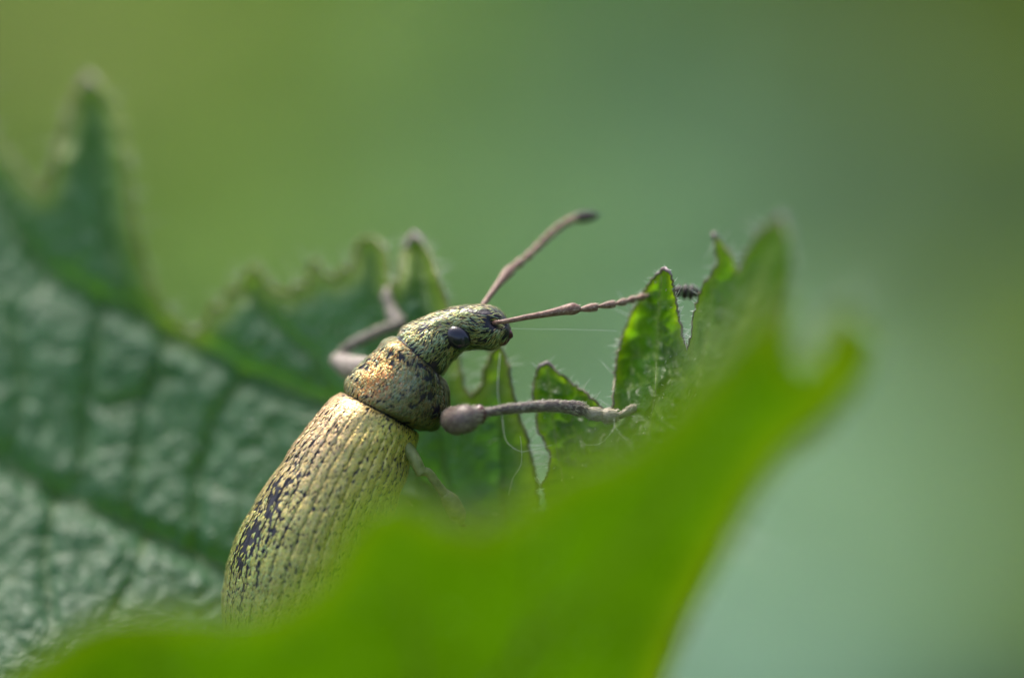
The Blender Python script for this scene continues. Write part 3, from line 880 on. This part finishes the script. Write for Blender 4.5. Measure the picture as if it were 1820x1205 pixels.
def ely_scale(p, i, j):
    t, n = -TS[i, j], NRM[i, j]
    f1 = noise.noise((p[0] * 1.1, p[1] * 1.1, p[2] * 1.1)); f2 = noise.noise((q[i] / 11, math.radians(phd[j]) * hwm[i] / 5.5, 2.0)); f3 = noise.noise((p[0] * 2.3, p[1] * 2.3 + 30, p[2] * 2.3))
    s = q[i] / E_END          # 0 tail .. 1 front
    a = ang(j, SUT)
    # worn patches near the ridge, half way down
    wear = 0.72 * math.exp(-((s - 0.47) / 0.19) ** 2) * math.exp(-((a - 16) / 27) ** 2) + 0.50 * math.exp(-((s - 0.76) / 0.18) ** 2) * math.exp(-((a - 20) / 24) ** 2)
    dv = stria[i, j]
    if f2 * 1.3 + f3 * 0.55 < -0.76 + wear * 1.42 + (0.9 if dv < -1.6 else 0.0):
        return
    front = np.clip((s - 0.45) / 0.4, 0, 1)
    side = np.clip((a - 35) / 50, 0, 1)
    c = pick((CREAM, GOLD, PINK, GREEN, MINT, YEL, OLIVE),
             (0.9 * front + 0.25, 0.5 + 0.5 * front, 0.7 * front * (1 - side) + 0.06, 0.35 + 0.5 * side * (1 - front) + 0.4 * f1, 0.10 + 0.4 * (1 - front) * (1 - side) + 0.4 * f3, 1.0 * side + 0.3, 0.45 * (1 - front)))
    reg = np.array((0.88, 0.60, 0.31)) * front * (1 - side) + np.array((0.90, 0.74, 0.10)) * side + np.array((0.56, 0.60, 0.12)) * (1 - front) * (1 - side)
    c = (0.42 * c + 0.58 * reg) * rng.uniform(0.8, 1.15)
    t2 = t + np.cross(n, t) * rng.normal(0, 0.22); t2 /= np.linalg.norm(t2)
    add_scale(p, t2, n, rng.uniform(0.06, 0.11), rng.uniform(0.020, 0.034), rng.uniform(0.001, 0.007), c)

def pro_scale(p, i, j):
    t, n = -TS[i, j], NRM[i, j]
    f1 = noise.noise((p[0] * 1.6, p[1] * 1.6, p[2] * 1.6)); f2 = noise.noise((p[0] * 10, p[1] * 10 + 4, p[2] * 10)); f3 = noise.noise((p[0] * 3, p[1] * 3 + 30, p[2] * 3))
    s = (q[i] - P_START) / (P_END - P_START)
    a = phd[j] if phd[j] < 270 else phd[j] - 360
    thin = 0.30 * math.exp(-((a - 5) / 25) ** 2) + 0.22 * math.exp(-((a - 125) / 30) ** 2)
    if f2 * 0.9 + f3 * 0.45 < -0.38 + thin:
        return
    cop = 1.5 * math.exp(-((a - 55) / 22) ** 2) * math.exp(-((s - 0.45) / 0.3) ** 2)
    c = pick((CREAM, GOLD, COPPER, GREEN, MINT, OLIVE), (0.25, 0.75 + cop, cop + 0.3 * f3, 0.35 + 0.4 * f1, 0.35 + 0.5 * s * (1 - cop) + 0.4 * f3, 0.5 * (a > 85) + 0.1))
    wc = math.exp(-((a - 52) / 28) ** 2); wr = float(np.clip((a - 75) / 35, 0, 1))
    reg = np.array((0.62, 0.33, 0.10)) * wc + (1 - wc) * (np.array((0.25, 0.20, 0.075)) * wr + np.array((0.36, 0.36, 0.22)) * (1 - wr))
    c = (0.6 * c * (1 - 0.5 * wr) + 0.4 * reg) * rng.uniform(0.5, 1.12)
    sw = 0.5 * noise.noise((p[0] * 2.5 + 50, p[1] * 2.5, p[2] * 2.5))
    t2 = t + np.cross(n, t) * (rng.normal(0, 0.28) + sw); t2 /= np.linalg.norm(t2)
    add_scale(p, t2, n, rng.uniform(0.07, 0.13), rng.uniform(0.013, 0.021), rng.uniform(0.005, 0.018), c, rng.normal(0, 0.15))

def head_scale(p, i, j):
    t, n = -TS[i, j], NRM[i, j]
    f2 = noise.noise((p[0] * 6, p[1] * 6 + 4, p[2] * 6)); f3 = noise.noise((p[0] * 3, p[1] * 3 + 30, p[2] * 3))
    s = (q[i] - H_START) / (S_MAX - H_START)
    a = phd[j] if phd[j] < 270 else phd[j] - 360
    if s > 0.93 and a > 20:
        return
    thin = 0.7 * math.exp(-((s - 0.04) / 0.09) ** 2) * ((-15 < a < 28) or a > 115) + 0.35 * math.exp(-((a - 48) / 9) ** 2) * (0.35 < s < 0.8) + 1.3 * math.exp(-((s - 0.84) / 0.07) ** 2) * math.exp(-((a - 76) / 17) ** 2)
    if f2 * 0.8 + f3 * 0.4 < -0.45 + thin:
        return
    top = np.clip((45 - a) / 40, 0, 1)
    c = pick((CREAM, GOLD, GREEN, MINT, PINK, OLIVE), (0.2 + 0.9 * top, 0.35 + 0.5 * top, 0.5 + 0.4 * f3, 0.6 * (1 - top) + 0.3 * f2 + 0.1, 0.3 * top, 0.35))
    reg = np.array((0.62, 0.53, 0.33)) * top + np.array((0.46, 0.42, 0.16)) * (1 - top)
    c = (0.55 * c + 0.45 * reg) * rng.uniform(0.5, 1.15)
    sw = 1.3 * noise.noise((p[0] * 2.2 + 50, p[1] * 2.2, p[2] * 2.2))
    t2 = t + np.cross(n, t) * (rng.normal(0, 0.22) + sw); t2 /= np.linalg.norm(t2)
    add_scale(p, t2, n, rng.uniform(0.09, 0.15), rng.uniform(0.012, 0.019), rng.uniform(0.012, 0.035), c, rng.normal(0, 0.25))

scatter_trunk(62000, 6, iE, ely_scale)
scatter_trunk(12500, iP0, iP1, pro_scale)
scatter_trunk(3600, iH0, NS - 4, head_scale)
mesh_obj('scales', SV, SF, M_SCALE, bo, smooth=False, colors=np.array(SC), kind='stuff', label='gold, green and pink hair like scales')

# fine hair on legs
LH = ([], [], [])
def hairs_on(V, F, fl, n, store, cols, L=(0.05, 0.10), W=0.012, lift=0.02):
    quads = np.array([f for f in F if len(f) == 4])
    P_ = V[quads]
    ar = np.linalg.norm(np.cross(P_[:, 1] - P_[:, 0], P_[:, 3] - P_[:, 0]), axis=1)
    ids = rng.choice(len(quads), n, p=ar / ar.sum())
    cen_ = V.mean(0)
    for k in ids:
        a, b, c, d = P_[k]
        u, v = rng.random(2)
        p = (a * (1 - u) + b * u) * (1 - v) + (d * (1 - u) + c * u) * v
        nn = np.cross(b - a, d - a); nn /= np.linalg.norm(nn) + 1e-12
        ringc = V[(quads[k][0] // 18) * 18:(quads[k][0] // 18) * 18 + 18].mean(0) if len(V) % 18 == 0 else cen_
        if nn.dot(p - ringc) < 0:
            nn = -nn
        t = fl[quads[k][0]] + np.cross(nn, fl[quads[k][0]]) * rng.normal(0, 0.3)
        t /= np.linalg.norm(t)
        cc = np.array(cols[rng.integers(len(cols))]) * rng.uniform(0.7, 1.2)
        add_scale(p, t, nn, rng.uniform(*L), W * rng.uniform(0.7, 1.3), lift * rng.uniform(0.3, 1.3), cc, rng.normal(0, 0.1), store)
LCOL = [(0.45, 0.38, 0.28), (0.55, 0.50, 0.40), (0.35, 0.30, 0.22), (0.42, 0.42, 0.28)]
for V_, F_, fl_, hr in leg_parts:
    if hr:
        hairs_on(V_, F_, fl_, int(len(V_) * 0.9 * hr), LH, LCOL)
mesh_obj('leg_hairs', LH[0], LH[1], M_LEGHAIR, bo, smooth=False, colors=np.array(LH[2]), kind='stuff')

# eyes -----------------------------------------------------------
def eye(px, py, y, ax, ay, az, tilt, name='eye'):
    n1, n2 = 28, 40
    c = Pn(px, py, y)
    e1 = math.cos(tilt) * RIGHT - math.sin(tilt) * UP; e2 = math.sin(tilt) * RIGHT + math.cos(tilt) * UP
    V = []; F = []
    for i in range(n1 + 1):
        th = math.pi * i / n1
        for k in range(n2):
            p = 2 * math.pi * k / n2
            V.append(c + ax * math.sin(th) * math.cos(p) * e1 + ay * math.sin(th) * math.sin(p) * e2 - az * math.cos(th) * FWD)
    F = [(i * n2 + k, i * n2 + (k + 1) % n2, (i + 1) * n2 + (k + 1) % n2, (i + 1) * n2 + k) for i in range(n1) for k in range(n2)]
    mesh_obj(name, V, F, M_EYE, weevil, label='dark blue black bulging eye' if y < 0 else 'dark far side eye')
eye(814, 600, -0.475, 0.25, 0.20, 0.18, R(38))
eye(814, 592, 0.28, 0.20, 0.16, 0.14, R(38))

# antennae -------------------------------------------------------
def antenna(ctrl_scape, rad_scape, segs, club, label):
    A = Mesh(); hs = []
    V, F, fl = limb(A, ctrl_scape, rad_scape, 40, 18); hs.append((V, F, fl))
    for a, b, r in segs:
        a = np.array(a, float); b = np.array(b, float)
        m = [a + (b - a) * t for t in (0, 0.25, 0.7, 0.92, 1.0)]
        V, F, fl = limb(A, m, [r * 0.42, r * 0.75, r * 1.15, r * 1.05, r * 0.4], 16, 18); hs.append((V, F, fl))
    V, F, fl, _ = A.arrays()
    ao = mesh_obj('antenna', V, F, M_ANT, weevil, label=label)
    Hh = ([], [], [])
    for V_, F_, fl_ in hs:
        hairs_on(V_, F_, fl_, int(len(V_) * 0.45), Hh, [(0.55, 0.42, 0.32), (0.62, 0.52, 0.40), (0.40, 0.28, 0.22)], L=(0.03, 0.05), W=0.008, lift=0.010)
    mesh_obj('antenna_hairs', Hh[0], Hh[1], M_LEGHAIR, ao, smooth=False, colors=np.array(Hh[2]), kind='stuff')
    C = Mesh()
    for a, b, r in club:
        a = np.array(a, float); b = np.array(b, float)
        m = [a + (b - a) * t for t in (0, 0.2, 0.7, 1.0)]
        limb(C, m, [r[0] * 0.8, r[0], r[1], r[1] * 0.75], 12, 16)
    V, F, fl, _ = C.arrays()
    mesh_obj('club', V, F, M_CLUB, ao)

def lerp_segs(pts, r):
    return [(np.array(a) + (np.array(b) - np.array(a)) * 0.02, b, rr_) for a, b, rr_ in zip(pts[:-1], pts[1:], r)]

antenna([(876, 574, -0.42), (886, 573, -0.52), (905, 570, -0.55), (935, 564, -0.5), (965, 559, -0.42), (1000, 552, -0.3), (1018, 549, -0.26), (1030, 549, -0.22)],
        [4, 4, 4.4, 5, 6, 8.5, 11, 6],
        lerp_segs([(1027, 551, -0.22), (1063, 545, -0.1), (1094, 540, 0.05), (1112, 536, 0.2), (1128, 531, 0.35), (1146, 527, 0.5), (1166, 523, 0.6), (1186, 519, 0.65), (1199, 517, 0.65)],
                  [6.6, 6.0, 5.6, 5.4, 5.4, 5.4, 5.2, 5.0]),
        [((1197, 516, 0.65), (1211, 518, 0.65), (7, 12)), ((1212, 518, 0.65), (1222, 519, 0.65), (12, 14.5)), ((1223, 519, 0.65), (1233, 520, 0.65), (13, 14)), ((1234, 520, 0.65), (1246, 521, 0.65), (11, 5))],
        'near antenna with its tip behind a leaf tooth')
antenna([(848, 560, 0.25), (858, 543, 0.35), (872, 523, 0.6), (888, 502, 0.85), (903, 484, 1.1), (912, 475, 1.25)],
        [4.5, 5, 5, 6.5, 9.5, 6.5],
        lerp_segs([(909, 477, 1.2), (928, 464, 1.4), (945, 449, 1.55), (958, 436, 1.7), (970, 424, 1.8), (983, 412, 1.9), (998, 400, 2.0), (1014, 391, 2.1), (1023, 387, 2.15)],
                  [7, 6.6, 6.4, 6.4, 6.4, 6.4, 6.4, 6.2]),
        [((1020, 388, 2.15), (1032, 386, 2.2), (7, 10)), ((1031, 386, 2.2), (1042, 385, 2.25), (10, 11)), ((1041, 385, 2.25), (1053, 384, 2.3), (10, 9)), ((1052, 384, 2.3), (1066, 382, 2.35), (8, 2.5))],
        'far antenna raised and softly blurred')

# ------------------------------------------------------------------ silk threads, and pale leaf vein lines at the foot
def thread(pts, label, r=0.5, group=None):
    c, _ = smooth_path(pts, [1] * len(pts), 60)
    c[:, :2] += rng.normal(0, 0.25, (60, 2))
    v, f, _ = tube(Pn(c[:, 0], c[:, 1], c[:, 2]), np.full(60, r * PX), 5)
    o = mesh_obj('silk_thread', v, f, M_SILK, None, label=label, category='thread', group='silk threads on the nettle')
    return o

thread([(908, 584, -0.15), (960, 585, 0.0), (1030, 586, 0.1), (1096, 588, 0.2)], 'faint silk thread stretched from the snout to a leaf tooth', 0.22)
thread([(889, 628, 0.5), (886, 660, 0.45), (885, 700, 0.5), (892, 740, 0.5)], 'white silk thread hanging down the small tooth under the head', 0.7)
thread([(892, 742, 0.5), (905, 790, 0.1), (925, 802, 0.0), (955, 797, 0.05), (985, 790, 0.2)], 'sagging silk thread across the gap between leaf teeth', 0.28)
thread([(925, 775, -0.1), (927, 800, -0.1), (926, 825, 0.0), (912, 850, 0.2), (905, 880, 0.3)], 'short kinked silk thread below the gap between leaf teeth', 0.28)
thread([(1040, 790, -0.8), (1065, 788, -0.9), (1088, 765, -1.0), (1092, 745, -0.6)], 'pale line of the leaf vein network below the foot of the front leg', 0.25)  # this and the next are pale leaf veins, built like the threads
thread([(1092, 758, -1.0), (1108, 776, -1.2), (1125, 785, -1.4)], 'short pale leaf vein line slanting away from the foot of the front leg', 0.25)
